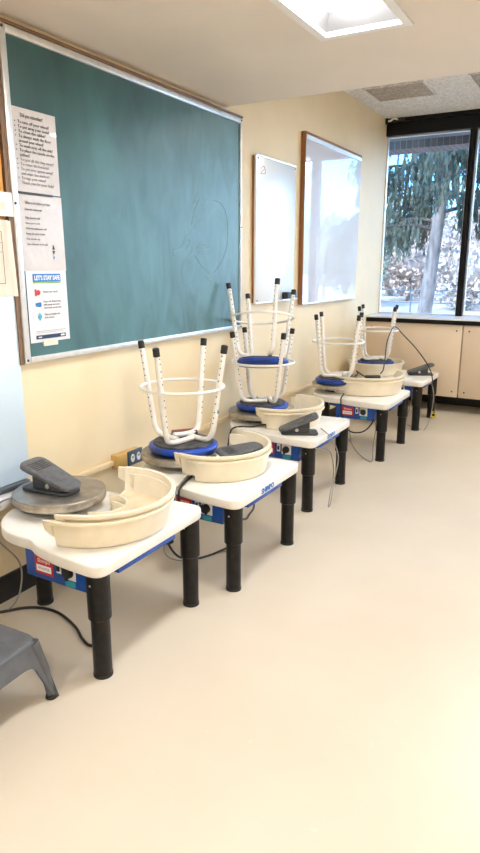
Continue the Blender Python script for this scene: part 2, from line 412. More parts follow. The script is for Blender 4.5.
# cover panels in front of the radiator
pl = [(0.0, .95), (.956, 2.15), (2.156, 3.35), (3.356, 4.55), (4.556, 6.39)]
labs = ['beige screwed cover panel under the window, running into the corner of the room', 'beige screwed cover panel under the window at the right edge of the photo',
        'beige cover panel under the window, past the right edge of the photo']
for k, (a, c) in enumerate(pl):
    t = thing('radiator_cover', labs[min(k, 2)], 'panel', (a, 6.33, .16), 0, 'beige panels under the window' if k > 1 else None)
    MB().box((.002, 0, 0), (c - a - .002, .02, .70)).build('panel', M['beige'], t, bevel=.002)
    for sx in (.055, c - a - .055):
        for sz in (.055, .645):
            MB().lathe([(.008, 0), (.008, .002), (.004, .003)], 10, T=Matrix.Translation((sx, 0, sz)) @ Matrix.Rotation(PI / 2, 4, 'X')).build('screw', M['pedal_dark'], t)
# supports of the covers
sp = MB()
for a, c in pl: sp.box((a + .0, 6.352, .16), (a + .02, 6.745, .90))
struct('trim_7', sp, M['beige'])
# blind bracket in the corner above the window
t = thing('blind_bracket', 'small black and white bracket in the corner above the window', 'bracket', (.03, 6.62, 2.785))
MB().box((-.02, -.05, -.03), (.005, 0, .02)).build('plate', M['rubber'], t, bevel=.003)
MB().tube(cr([(.0, -.03, 0), (.03, -.06, -.01), (.06, -.05, .01), (.10, -.04, .0)]), .009, 8).build('arm', M['white_tube'], t)
MB().tube([(.08, -.03, .0), (.16, -.03, .0)], .018, 12).build('roller_end', M['rubber'], t)

# surface raceway and outlet on the left wall
t = thing('wall_raceway', 'cream painted raceway running along the left wall behind the pottery wheels', 'conduit', (0, 2.5, .425))
MB().box((0.0, -1.4, -.014), (.022, -.13, .014)).build('raceway_cover', M['conduit'], t, bevel=.004)
MB().box((0.0, .06, -.014), (.022, 4.1, .014)).build('raceway_cover', M['conduit'], t, bevel=.004)
t = thing('wall_outlet', 'blue-grey duplex outlet on a mustard box behind the nearest pans', 'outlet', (0, 2.46, .43))
MB().box((0, -.09, -.036), (.045, .10, .036)).build('outlet_box', M['mustard'], t, bevel=.004)
MB().box((.045, -.015, -.038), (.053, .10, .040)).build('cover_plate', M['outlet_blue'], t, bevel=.002)
for yy in (.018, .066):
    s_ = MB().prism([(.015 * math.cos(q * PI / 8), .022 * math.sin(q * PI / 8)) for q in range(16)], 0, .003, T=Matrix.Translation((.053, yy, 0)) @ WALL_T).build('socket', M['white'], t)
    MB().box((.056, yy - .006, .0), (.057, yy - .003, .012)).box((.056, yy + .003, 0), (.057, yy + .006, .012)).build('slot', M['ink'], s_)

# ------------------------------------------------------------------ chalkboard
cb = thing('chalkboard', 'large green chalkboard with silver frame and faint chalk sketch', 'chalkboard', (0.002, 2.761, 1.640))
hw, hh = .916, .636
MB().box((.004, -hw + .02, -hh + .02), (.018, hw - .02, hh - .02)).build('writing_surface', M['board_green'], cb, smooth=False)
f = MB(); b = .03
f.box((0, -hw, -hh), (.028, -hw + b, hh)).box((0, hw - b * .6, -hh), (.028, hw, hh)).box((0, -hw + b, hh - b), (.028, hw - b * .6, hh)).box((0, -hw + b, -hh), (.028, hw - b * .6, -hh + b * .8))
f.build('frame', M['alu'], cb, bevel=.003)
MB().box((.018, -hw, hh), (.034, hw, hh + .012)).build('map_rail', M['brown'], cb, bevel=.002)
for yy, zz in ((-hw + .012, hh - .012), (-hw + .012, -hh + .012), (hw - .009, hh - .012), (hw - .009, -hh + .012), (-hw + .012, 0), (hw - .009, 0)):
    MB().lathe([(.006, 0), (.005, .003)], 8, T=Matrix.Translation((.028, yy, zz)) @ Matrix.Rotation(PI / 2, 4, 'Y')).build('screw', M['pedal_dark'], cb)
dd = [[(3.238, 1.807), (3.20, 1.745), (3.25, 1.771), (3.20, 1.70), (3.171, 1.628)], [(3.171, 1.60), (3.12, 1.56), (3.06, 1.50), (2.99, 1.48)],
      [(2.985, 1.47), (3.0, 1.45), (2.99, 1.50)], [(3.06, 1.352), (3.08, 1.41), (3.13, 1.455), (3.198, 1.464), (3.25, 1.42), (3.305, 1.385), (3.385, 1.361), (3.43, 1.38), (3.48, 1.415)],
      [(3.49, 1.42), (3.55, 1.50), (3.575, 1.60), (3.567, 1.68), (3.53, 1.745), (3.47, 1.775), (3.40, 1.783), (3.32, 1.77)],
      [(3.10, 1.56), (3.15, 1.54), (3.12, 1.50)], [(3.14, 1.52), (3.18, 1.50), (3.15, 1.47)], [(3.22, 1.50), (3.27, 1.53), (3.33, 1.52)], [(3.24, 1.48), (3.30, 1.50), (3.36, 1.50)],
      [(3.25, 1.46), (3.33, 1.47), (3.41, 1.51)], [(3.30, 1.35), (3.36, 1.325), (3.42, 1.345)], [(3.18, 1.65), (3.24, 1.69), (3.31, 1.70)], [(3.20, 1.62), (3.28, 1.66)], [(3.12, 1.44), (3.17, 1.42), (3.22, 1.43)]]
g = MB()
for st in dd: g.tube([(.0182, y - 2.82, z - 1.643) for y, z in [(p.x, p.y) for p in cr([(a, b_, 0) for a, b_ in st], 6)]], .0018, 5)
g.build('chalk_sketch', M['chalk'], cb)

def sheet(parent, name, y0, y1, z0, z1, x, m, curl=.004, skew=(0, 0)):
    n = 10; vs = []; fs = []
    for j in range(n + 1):
        for i in range(n + 1):
            u = i / n; v = j / n
            vs.append((x + curl * (u * u * (1 - v) + .3 * math.sin(u * 7 + v * 3) ** 2 * .4), y0 + (y1 - y0) * u + skew[0] * (1 - v), z0 + (z1 - z0) * v + skew[1] * u))
    for j in range(n):
        for i in range(n):
            a = j * (n + 1) + i; fs.append((a, a + 1, a + n + 2, a + n + 1))
    o = MB().add(vs, fs).build(name, m, parent)
    return o
XP = .0225
p1 = thing('paper_notice', 'plastic-sleeved notice of bulleted reminders, topmost of the three sheets on the chalkboard', 'notice', (0, 1.862, 1.687))
sheet(p1, 'paper_sheet', 0, .245, 0, .312, XP, M['sleeve'], .002)
text_obj('heading', 'Did you remember?', .0215, (XP + .004, .055, .278), M['ink'], p1, width=.115)
lines = ['To turn off your wheel?', 'To put away your tools?', 'To clean the tables?', 'To always wash the floor', 'around your wheel?', 'To wash mop off the sink?', 'To place the stools on the', 'tables?', 'To put all the clay away?', 'To cover the buckets?', 'To put your aprons away?', 'and wipe the shelves?', 'To sign your name?', 'Thank you for your help!']
bul = [1, 1, 1, 1, 0, 1, 1, 0, 1, 1, 1, 0, 1, 0]
for i, (l, bb) in enumerate(zip(lines, bul)):
    z = .254 - i * .0172
    text_obj('bullet_line', l, .0165, (XP + .004, .040, z), M['ink'] if i < 8 else M['ink_grey'], p1, width=.0072 * len(l) * .98)
    if bb: MB().lathe([(.0028, 0), (.002, .0006)], 8, T=Matrix.Translation((XP + .004, .026, z + .005)) @ Matrix.Rotation(PI / 2, 4, 'Y')).build('bullet', M['ink'], p1)
MB().box((XP - .003, .02, -.008), (XP + .004, .20, .001)).build('clip_strip', M['pedal_dark'], p1)

p2 = thing('paper_notice', 'sleeved notice with faint rows of small text, middle of the three sheets', 'notice', (0, 1.873, 1.380))
sheet(p2, 'paper_sheet', 0, .240, 0, .302, XP, M['sleeve'], .003)
text_obj('heading', 'What to do before you leave', .017, (XP + .0045, .035, .262), M['ink_grey'], p2, width=.135)
for i, (l, wd) in enumerate((('Clean the wheel and', .09), ('Wipe down the table', .08), ('Rinse your tools', .075), ('Wash the splash pans well', .11), ('Empty the water bucket', .10), ('Put stools up', .07), ('Turn off power at the wall', .11))):
    text_obj('small_line', l, .0125, (XP + .0045, .030, .238 - i * .0205 - (.012 if i else 0)), M['ink_grey'], p2, width=wd)
MB().add([(XP + .005, .166, .088), (XP + .005, .180, .088), (XP + .005, .173, .108)], [(0, 1, 2)]).build('arrow_mark', M['ink'], p2)
MB().add([(XP + .005, .165, .082), (XP + .005, .173, .066), (XP + .005, .181, .082)], [(0, 1, 2)]).build('arrow_mark', M['ink'], p2)
MB().box((XP + .0045, .171, .050), (XP + .0052, .176, .060)).build('blue_dot', M['ink_blue'], p2)

p3 = thing('poster', 'white poster with blue banner reading LETS STAY SAFE, lowest on the chalkboard', 'poster', (0, 1.886, 1.084))
sheet(p3, 'paper_sheet', 0, .226, 0, .297, XP, M['paper'], .002)
MB().box((XP + .0025, .035, .252), (XP + .0035, .190, .284)).build('banner', M['ink_blue'], p3, smooth=False)
MB().box((XP + .0025, .035, .246), (XP + .0035, .190, .251)).build('banner_stripe', M['ink_green'], p3, smooth=False)
text_obj('banner_text', "LET'S STAY SAFE", .026, (XP + .0040, .041, .259), M['white'], p3, width=.143, bold=.0006)
ic = [(M['red'], .208), (M['ink_blue'], .158), (M['teal'], .108)]
for k, (mm, z) in enumerate(ic):
    q = MB()
    if k == 0:
        q.prism([(.011 * math.cos(a * PI / 6), .011 * math.sin(a * PI / 6)) for a in range(12)], 0, .0008, T=Matrix.Translation((XP + .003, .058, z)) @ WALL_T).box((XP + .003, .041, z - .014), (XP + .0038, .048, z + .014))
    elif k == 1: q.box((XP + .003, .052, z - .009), (XP + .0038, .070, z + .009)).prism([(.008 * math.cos(a * PI / 6), .008 * math.sin(a * PI / 6)) for a in range(12)], 0, .0008, T=Matrix.Translation((XP + .003, .046, z)) @ WALL_T)
    else: q.add([(XP + .0035, .046, z), (XP + .0035, .058, z - .018), (XP + .0035, .070, z), (XP + .0035, .058, z + .018)], [(0, 1, 2, 3)])
    q.build('icon', mm, p3, smooth=False)
for l, z, wd in (('Wash your hands', .206, .085), ('Keep a safe distance from', .166, .098), ('other people and wear a', .153, .095), ('mask when you are near', .140, .100), ('Clean and disinfect the', .112, .090), ('work surfaces', .099, .055)):
    text_obj('poster_line', l, .0125, (XP + .0032, .084, z), M['ink_grey'], p3, width=wd)
MB().box((XP + .0025, .03, .046), (XP + .003, .205, .0475)).box((XP + .0025, .03, .040), (XP + .003, .19, .041)).build('fine_print', M['ink_grey'], p3, smooth=False)
MB().box((XP + .0025, .03, .014), (XP + .0035, .200, .030)).build('footer_band', M['navy'], p3, smooth=False)
MB().box((XP + .0036, .040, .020), (XP + .0040, .060, .024)).box((XP + .0036, .17, .019), (XP + .0040, .192, .026)).build('footer_mark', M['white'], p3, smooth=False)
MB().box((XP - .003, .068, -.018), (XP + .004, .150, .006)).build('tape_tab', M['tape'], p3, smooth=False)

# things left of the chalkboard
t = thing('cork_board', 'orange-tan cork board strip left of the chalkboard, at the photo edge', 'board', (0.002, 1.163, 1.2))
MB().box((0, -.55, .38), (.012, .655, 1.08)).build('cork', M['cork'], t, bevel=.002)
struct('trim_8', MB().box((0, 1.824, 1.0), (.022, 1.843, 2.28)), M['brown'])
t = thing('wall_panel', 'glossy whiteboard, the reflected sky put into its pale blue colour, with a white ledge, left of the chalkboard', 'panel', (0.002, 1.175, .52))
MB().box((0, -.55, -.01), (.014, .654, 1.055)).build('panel', M['sky_tint_board'], t, bevel=.003)
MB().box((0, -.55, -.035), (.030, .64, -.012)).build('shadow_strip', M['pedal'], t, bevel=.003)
MB().box((0, -.55, -.082), (.075, .55, -.036)).build('ledge', M['white_sill'], t, bevel=.008)
t = thing('paper_notice', 'small white paper pinned below the cork at the left photo edge', 'notice', (0.002, 1.606, 1.588))
sheet(t, 'paper_sheet', 0, .243, 0, .09, .0225, M['paper'], .003)
MB().box((.027, .10, .025), (.0275, .20, .05)).build('faint_print', M['old_paper'], t)
t = thing('paper_notice', 'tan wrinkled drawing sheet with ruled box beside the chalkboard frame', 'drawing', (0.002, 1.565, 1.282))
sheet(t, 'paper_sheet', 0, .262, 0, .29, .0225, M['old_paper'], .012)
g = MB()
for a, c in (((.0, .05), (.205, .052)), ((.0, .245), (.205, .247)), ((.203, .05), (.205, .247)), ((.0, .17), (.205, .1712)), ((.0, .205), (.205, .2062))): g.box((.0345, a[0], a[1]), (.0350, c[0], c[1]))
g.build('ruled_box', M['ink'], t, smooth=False)

# whiteboard
t = thing('whiteboard', 'narrow frameless white marker board right of the chalkboard', 'whiteboard', (0.002, 4.165, 1.152))
MB().box((.012, -.30, 0), (.026, .31, .953)).build('writing_surface', M['whiteboard'], t, bevel=.002)
MB().box((0, -.305, .005), (.012, .30, .945)).build('backing', M['wood'], t, bevel=.002)
MB().box((.026, -.30, .945), (.029, .31, .953)).box((.026, -.30, 0), (.029, .31, .008)).build('edge_strip', M['alu'], t, smooth=False)
g = MB()
g.tube(cr([(.0265, -.25, .86), (.0265, -.20, .89), (.0265, -.17, .85), (.0265, -.24, .84), (.0265, -.19, .87)], 5), .0016, 4)
g.build('marker_scribble', M['red'], t)
for yy, zz in ((-.28, .93), (.29, .93), (-.28, .02), (.29, .02)): MB().lathe([(.006, 0), (.005, .003)], 8, T=Matrix.Translation((.029, yy, zz)) @ Matrix.Rotation(PI / 2, 4, 'Y')).build('screw', M['pedal_dark'], t)
t = thing('whiteboard_eraser', 'black and blue eraser on the bottom edge of the narrow whiteboard', 'eraser', (.055, 4.345, 1.172))
MB().box((-.025, -.07, -.002), (.02, -.01, .045)).build('felt', M['rubber'], t, bevel=.005)
MB().box((-.025, -.01, .0), (.02, .10, .042)).build('handle', mat('eraser_blue', (.12, .25, .36), .4, noise=.1), t, bevel=.006)
MB().box((-.025, -.16, -.012), (.024, .11, -.002)).build('tray', M['alu'], t, bevel=.002)

# framed reflective board
t = thing('framed_board', 'large wood-framed board whose glossy face mirrors the window view', 'board', (0.002, 5.236, 1.738))
hy, hz = .622, .628
MB().box((.010, -hy + .02, -hz + .005), (.030, hy, hz - .03)).build('glossy_face', M['glossboard'], t, smooth=False)
g = MB().box((0, -hy, -hz), (.036, -hy + .014, hz)).box((0, -hy + .014, hz - .02), (.036, hy, hz))
g.build('wood_frame', M['wood'], t, bevel=.003)
MB().box((.030, -hy + .022, hz - .05), (.036, hy, hz - .02)).build('top_rail', M['alu'], t, smooth=False)
MB().box((.030, -hy + .022, -hz), (.036, hy, -hz + .008)).build('bottom_rail', M['alu'], t, smooth=False)

# ------------------------------------------------------------------ pottery wheels
T_ = .437                     # table-top height
def slab_outline():
    h = .325
    half = [(0, -h), (-.20, -.318), (-.33, -.292), (-.375, -.266), (-.43, -.272), (-.52, -.262), (-.60, -.215), (-.665, -.125), (-.69, 0)]
    rad = [.055, .10, .05, .03, .05, .08, .08, .09, .08]
    pts = half + [(x, -y) for x, y in reversed(half[:-1])]
    r = rad + list(reversed(rad[:-1]))
    return rounded(pts, r, 5)
def make_wheel(X, yc, label, rz=0, logo=True, knob_rot=0.6, wy=0.0):
    t = thing('pottery_wheel', label, 'pottery wheel', (X, yc, 0), rz, 'pottery wheels in a row along the left wall')
    top = MB().prism(slab_outline(), T_ - .044, T_).build('table_top', M['slab'], t, bevel=.007, seg=3, ang=50)
    if logo:
        text_obj('brand_lettering', 'SHIMPO', .034, (.0006, -.11, T_ - .034), M['ink_blue'], top, width=.125, bold=.0014)
    for (lx, ly) in ((-.048, -.278), (-.048, .278), (-.60, -.02)):
        lg = MB().lathe([(.031, 0), (.033, .006), (.033, .25)], 24).build('leg', M['black'], t)
        lg.location = (lx, ly, 0)
        MB().lathe([(.036, .225), (.0405, .228), (.0405, T_ - .046), (.036, T_ - .0445)], 24).build('leg_sleeve', M['black'], lg)
        MB().lathe([(.0345, .0), (.0345, .012), (.033, .013)], 24).build('foot_pad', M['rubber'], lg)
        MB().lathe([(.0045, 0), (.003, .003)], 8, T=Matrix.Translation((.0, -.0405, .36)) @ Matrix.Rotation(PI / 2, 4, 'X')).build('leg_bolt', M['steel_rim'], lg)
    # blue housing under the top
    hs = MB().prism(rounded([(-.10, -.235), (-.10, .235), (-.34, .245), (-.52, .17), (-.52, -.17), (-.34, -.235)], .02, 3), T_ - .082, T_ - .0445)
    hs.box((-.09, -.215, T_ - .066), (-.008, .12, T_ - .0445))
    hs.build('housing', M['blue'], t, bevel=.003)
    mt = MB().lathe([(.085, .0), (.09, .004), (.09, .10), (.085, .104)], 28, T=Matrix.Translation((-.33, .04, T_ - .187))).build('motor', M['pedal_dark'], t)
    cbx = MB().box((-.415, -.262, T_ - .150), (-.112, -.150, T_ - .0445))
    bx = cbx.build('control_box', M['blue'], t, bevel=.004)
    yf = -.2625
    MB().box((-.365, yf - .001, T_ - .128), (-.275, yf, T_ - .060)).build('red_label', M['red'], bx, smooth=False)
    text_obj('label_word', 'Shimpo', .022, (-.320, yf - .0012, T_ - .083), M['white'], bx, T=FRONT_T, align='CENTER', extrude=.0002, width=.062)
    MB().box((-.358, yf - .0016, T_ - .118), (-.285, yf - .001, T_ - .093)).build('label_patch', M['white'], bx, smooth=False)
    text_obj('label_model', 'WHISPER', .014, (-.322, yf - .0018, T_ - .110), M['ink_grey'], bx, T=FRONT_T, align='CENTER', extrude=.0001, width=.060)
    MB().box((-.258, yf - .001, T_ - .105), (-.236, yf, T_ - .058)).build('switch_plate', M['white'], bx, smooth=False)
    MB().box((-.253, yf - .008, T_ - .095), (-.241, yf - .001, T_ - .070)).build('power_switch', M['rubber'], bx, bevel=.002)
    MB().box((-.226, yf - .0012, T_ - .118), (-.166, yf, T_ - .056)).build('dial_plate', M['white'], bx, smooth=False)
    kn = MB().lathe([(.021, 0), (.019, .018), (.012, .022)], 20, T=Matrix.Translation((-.197, yf - .001, T_ - .088)) @ Matrix.Rotation(PI / 2, 4, 'X')).build('knob', M['rubber'], bx)
    MB().box((-.006, -.024, -.024), (.006, -.016, .024), T=Matrix.Translation((-.197, yf - .001, T_ - .088)) @ Matrix.Rotation(knob_rot, 4, 'Y')).build('knob_grip', M['rubber'], bx, bevel=.002)
    MB().box((-.218, yf - .001, T_ - .144), (-.170, yf, T_ - .123)).build('teal_label', M['teal'], bx, smooth=False)
    # wheel head
    HT = Matrix.Translation((-.525, wy, T_))
    wh = MB().lathe([(.172, .034), (.184, .034), (.187, .037), (.187, .066), (.184, .0695), (.180, .070), (.120, .0708), (.119, .0700), (.062, .0708), (.061, .0700), (.004, .0707)], 56, T=HT)
    w = wh.build('wheel_head', M['steel'], t, ang=25)
    MB().lathe([(.1876, .0395), (.1879, .0405), (.1879, .063), (.1876, .064)], 56, T=HT).build('wheel_rim', M['steel_rim'], w)
    MB().lathe([(.085, 0), (.085, .012), (.06, .016), (.05, .034)], 32, T=HT).build('shaft_collar', M['under'], t)
    return t
WH = [(.762, 1.747, 'nearest pottery wheel, white top on black legs, grey pedal lying on its bare wheel head', 0.0, False),
      (.855, 2.505, 'second nearest pottery wheel, a single upturned blue stool on its wheel head', .0, True),
      (.757, 3.535, 'third pottery wheel, two stacked upturned stools on its wheel head', .01, True),
      (.828, 4.72, 'fourth pottery wheel, one upturned stool behind its round cream pan', .0, False),
      (.820, 5.76, 'farthest pottery wheel, nearest the window, pedal on its corner', .0, False)]
for X, yc, lab, rz, lg in WH: make_wheel(X, yc, lab, rz, lg, random.uniform(-.9, .9), .035 if yc < 2 else 0.0)

# ------------------------------------------------------------------ splash pans
def pan_mesh(full=False):
    S = 1.0
    sec = [(.092, 0), (.243, 0), (.250, .004), (.266, .080), (.277, .082), (.279, .088), (.277, .094), (.262, .094), (.260, .090), (.245, .012), (.240, .007), (.100, .007), (.097, .040), (.090, .040)]
    if full: sec = sec[:-3] + [(.107, .006), (.104, .022), (.098, .022)]; sec[0] = (.099, 0)
    n = 44; vs = []; fs = []; m = len(sec)
    stations = []
    if not full:
        stations.append((-PI / 2, -.012))
        for i in range(n + 1): stations.append((-PI / 2 + PI * i / n, 0))
        stations.append((PI / 2, -.012))
    else:
        for i in range(64): stations.append((2 * PI * i / 64, 0))
    for a, ext in stations:
        for r, z in sec: vs.append((r * math.cos(a) + ext, r * math.sin(a), z))
    ns = len(stations)
    for i in range(ns if full else ns - 1):
        for k in range(m):
            j = (i + 1) % ns; l = (k + 1) % m
            fs.append((i * m + k, i * m + l, j * m + l, j * m + k))
    if not full: fs.append(tuple(range(m))); fs.append(tuple(reversed(range((ns - 1) * m, ns * m))))
    mb = MB().add(vs, fs)
    return mb
def lip_mesh():
    """upper lugs reaching past the two straight ends of a half pan"""
    out = []
    for s in (-1, 1):
        mb = MB(); out.append(mb)
        mb.add([(-.012, s * .256, .036), (-.045, s * .258, .052), (-.045, s * .265, .092), (-.012, s * .265, .092),
                (-.012, s * .261, .036), (-.045, s * .263, .052), (-.045, s * .276, .092), (-.012, s * .276, .092)],
               [(0, 1, 2, 3), (7, 6, 5, 4), (0, 4, 5, 1), (1, 5, 6, 2), (2, 6, 7, 3), (3, 7, 4, 0)])
    return out
proto_half = None
def half_pan(x, y, z, rz, label, group='cream half splash pans', sc=1.0, zs=1.12):
    global proto_half
    if proto_half is None:
        t = thing('splash_pan', label, 'splash pan')
        pan_mesh().build('pan_body', M['pan'], t, ang=40)
        for q in lip_mesh(): q.build('end_lug', M['pan'], t)
        # clay stained floor skin
        vs = []; fs = []; n = 30
        for i in range(n + 1):
            a = -PI / 2 + PI * i / n
            vs += [(.1005 * math.cos(a), .1005 * math.sin(a), .0078), (.239 * math.cos(a), .239 * math.sin(a), .0078)]
        for i in range(n): fs.append((2 * i, 2 * i + 1, 2 * i + 3, 2 * i + 2))
        MB().add(vs, fs).build('clay_residue', M['pan_in'], t)
        proto_half = t
    else:
        t = copy_tree(proto_half); t['label'] = label
    t['group'] = group
    t.location = (x, y, z); t.rotation_euler = (0, 0, rz); t.scale = (sc, sc, zs)
    return t
R = math.radians
ZT = T_ + .0005
WHZ = T_ + .0713
half_pan(.495, 1.740, ZT, R(7), 'outer cream half pan on the nearest pottery wheel, open side toward the wheel head', sc=1.03)
half_pan(.492, 1.752, ZT + .024, R(17), 'inner cream half pan nested in another on the nearest wheel', sc=1.03)
half_pan(.535, 2.545, ZT, R(8), 'lower cream half pan on the second wheel', sc=.95)
half_pan(.530, 2.548, ZT + .024, R(-9), 'upper cream half pan holding a grey pedal on the second wheel', sc=.95)
half_pan(.385, 3.585, ZT, R(4), 'lower cream half pan under the two stacked stools on the third wheel', sc=.95)
half_pan(.382, 3.588, ZT + .024, R(-4), 'upper nested cream half pan beside the two stacked stools', sc=.95)
half_pan(.500, 4.86, ZT, R(-42), 'lower cream half pan on the fourth wheel, turned toward the room', sc=1.12, zs=1.25)
half_pan(.496, 4.867, ZT + .026, R(-47), 'upper cream half pan on the fourth wheel, holding a black cable', sc=1.12, zs=1.25)
t = thing('splash_pan', 'round cream pan with an upturned stool on it, on the farthest wheel', 'splash pan', (.355, 5.70, ZT + .024))
fp = pan_mesh(True).build('pan_body', M['pan'], t, ang=40)
t.location = (.295, 5.76, ZT); t.scale = (.95, .95, 1.18)

# ------------------------------------------------------------------ foot pedals
def make_pedal(loc, rot, label, sc=1.0, open_=R(20)):
    t = thing('foot_pedal', label, 'foot pedal', loc, 0, 'grey foot pedals')
    t.rotation_euler = rot; t.scale = (sc,) * 3
    base = rounded([(-.115, -.062), (.115, -.052), (.115, .052), (-.115, .062)], .03, 5)
    MB().prism(base, 0, .014).build('base_plate', M['pedal_dark'], t, bevel=.004)
    # treadle: tapered plate hinged near the low toe
    tr = rounded([(-.135, -.072), (.115, -.050), (.130, 0), (.115, .050), (-.135, .072)], [.05, .03, .05, .03, .05], 6)
    T1 = Matrix.Translation((.10, 0, .022)) @ Matrix.Rotation(open_, 4, 'Y') @ Matrix.Translation((-.10, 0, 0))
    tp = MB().prism(tr, 0, .020, T=T1).build('treadle', M['pedal'], t, bevel=.006, seg=3)
    g = MB()
    for k in range(5): g.box((-.10 + k * .012, -.045, .0203), (-.094 + k * .012, .045, .0215), T=T1)
    g.box((-.10, -.003, .0202), (-.046, .003, .0212), T=T1)
    g.build('tread_ridges', M['pedal_dark'], tp)
    # body between
    MB().add([(-.06, -.045, .014), (.085, -.042, .014), (.085, .042, .014), (-.06, .045, .014), (-.06, -.045, .014 + .16 * math.tan(open_) + .003), (.085, -.042, .026), (.085, .042, .026), (-.06, .045, .014 + .16 * math.tan(open_) + .003)],
             [(0, 3, 2, 1), (4, 5, 6, 7), (0, 1, 5, 4), (1, 2, 6, 5), (2, 3, 7, 6), (3, 0, 4, 7)]).build('pedal_body', M['pedal_dark'], t, bevel=.003)
    for s in (-1, 1):
        MB().lathe([(.011, 0), (.010, .006), (.004, .007)], 14, T=Matrix.Translation((.02, s * .044, .032)) @ Matrix.Rotation(-s * PI / 2, 4, 'X')).build('hinge_bolt', M['steel_rim'], t)
    return t
make_pedal((.215, 1.762, WHZ), (0, 0, R(4)), 'grey foot pedal resting on the bare wheel head of the nearest wheel', 1.0, R(19))
make_pedal((.625, 2.62, ZT + .050), (R(6), R(-8), R(60)), 'grey foot pedal lying inside the nested pans of the second wheel', .92, R(5))
make_pedal((.610, 3.345, ZT), (0, 0, R(-150)), 'grey foot pedal propped open on the front corner of the third wheel', .95, R(22))
make_pedal((.70, 5.83, ZT), (0, 0, R(-152)), 'dark foot pedal on the corner of the farthest wheel by the window', .95, R(18))

# ------------------------------------------------------------------ stools (upturned)
def make_stool(label):
    t = thing('stool', label, 'stool', (0, 0, 0), 0, 'upturned blue and white stools')
    MB().lathe([(.10, 0.0), (.140, .004), (.156, .014), (.161, .026), (.158, .036), (.148, .041), (.02, .041)], 44).build('seat_cushion', M['vinyl'], t, ang=60)
    MB().lathe([(.138, .041), (.138, .049), (.134, .051), (.02, .051)], 40).build('seat_underside', M['under'], t)
    for k in range(4):
        a = k * PI / 2; c, s = math.cos(a), math.sin(a)
        prof = [(.0, .064 + .006 * (k % 2)), (.06, .064), (.105, .066), (.132, .076), (.148, .098), (.156, .13), (.170, .22), (.185, .33), (.200, .43), (.212, .505)]
        sw = [0.05, .022, .006, 0, 0, 0, 0, 0, 0, 0]
        pts = [(r * c - w * s, r * s + w * c, z) for (r, z), w in zip(prof, sw)]
        lg = MB().tube(cr(pts, 5), .0125, 12).build('leg', M['white_tube'], t)
        e = Vector(pts[-1]); d = (e - Vector(pts[-2])).normalized()
        MB().tube([e - d * .022, e + d * .012, e + d * .015], .0148, 14, radii=[.0148, .0148, .012]).build('foot_cap', M['rubber'], lg)
        h = MB()
        for q in (5, 6, 7, 8):
            for u in (.25, .55, .85):
                p0 = Vector(pts[q]).lerp(Vector(pts[q + 1]), u) if q + 1 < len(pts) else None
                if p0 is None: continue
                for sd in (-1, 1):
                    nn = Vector((-s * sd, c * sd, 0)); h.tube([p0 + nn * .0118, p0 + nn * .0129], .0035, 6)
        h.build('adjustment_hole', M['pedal_dark'], lg)['kind'] = 'stuff'
    MB().tube([(.187 * math.cos(2 * PI * i / 48), .187 * math.sin(2 * PI * i / 48), .315) for i in range(48)], .0075, 8, closed=True).build('foot_ring', M['white_tube'], t)
    st = MB().box((.1685, -.006, .20), (.1815, .006, .24)); st.build('blue_sticker', M['teal'], t)
    return t
s1 = make_stool('single upturned blue-seated stool on the second nearest pottery wheel')
s1.location = (.353, 2.512, WHZ); s1.rotation_euler = (0, 0, R(5)); s1.scale = (1.08, 1.08, 1.03)
s2 = copy_tree(s1); s2['label'] = 'lower upturned stool of the stacked pair on the third wheel'
s2.location = (.250, 3.560, WHZ); s2.rotation_euler = (0, 0, R(60.5)); s2.scale = (1.06, 1.06, .97)
s3 = copy_tree(s1); s3['label'] = 'upper tilted stool nested in the legs of another on the third wheel'
s3.location = (.268, 3.51, .790); s3.scale = (1.06, 1.06, .97)
ax = Vector((.87, .49, 0)).normalized()
s3.rotation_mode = 'QUATERNION'; s3.rotation_quaternion = Quaternion(ax, R(-15)) @ Quaternion((0, 0, 1), R(52))
s4 = copy_tree(s1); s4['label'] = 'upturned stool on the fourth wheel, behind the cream pan with the cable'
s4.location = (.327, 4.685, WHZ); s4.rotation_euler = (0, 0, R(60.5)); s4.scale = (1.06, 1.06, 1.04)
s5 = copy_tree(s1); s5['label'] = 'farthest upturned stool, on the round pan nearest the window'
s5.location = (.300, 5.745, WHZ); s5.rotation_euler = (0, 0, R(58)); s5.scale = (1.04, 1.04, 1.05)
t = thing('chalk_eraser', 'dark red-edged block lying between the legs of the single upturned stool', 'eraser', (.30, 2.60, WHZ + .052))
t.rotation_euler = (0, 0, R(50))
MB().box((-.065, -.022, 0), (.065, .022, .018)).build('block', M['pedal_dark'], t, bevel=.003)
MB().box((-.064, -.0225, .018), (.064, .022, .026)).build('top_layer', mat('dull_red', (.22, .06, .06), .5, noise=.2), t, bevel=.003)

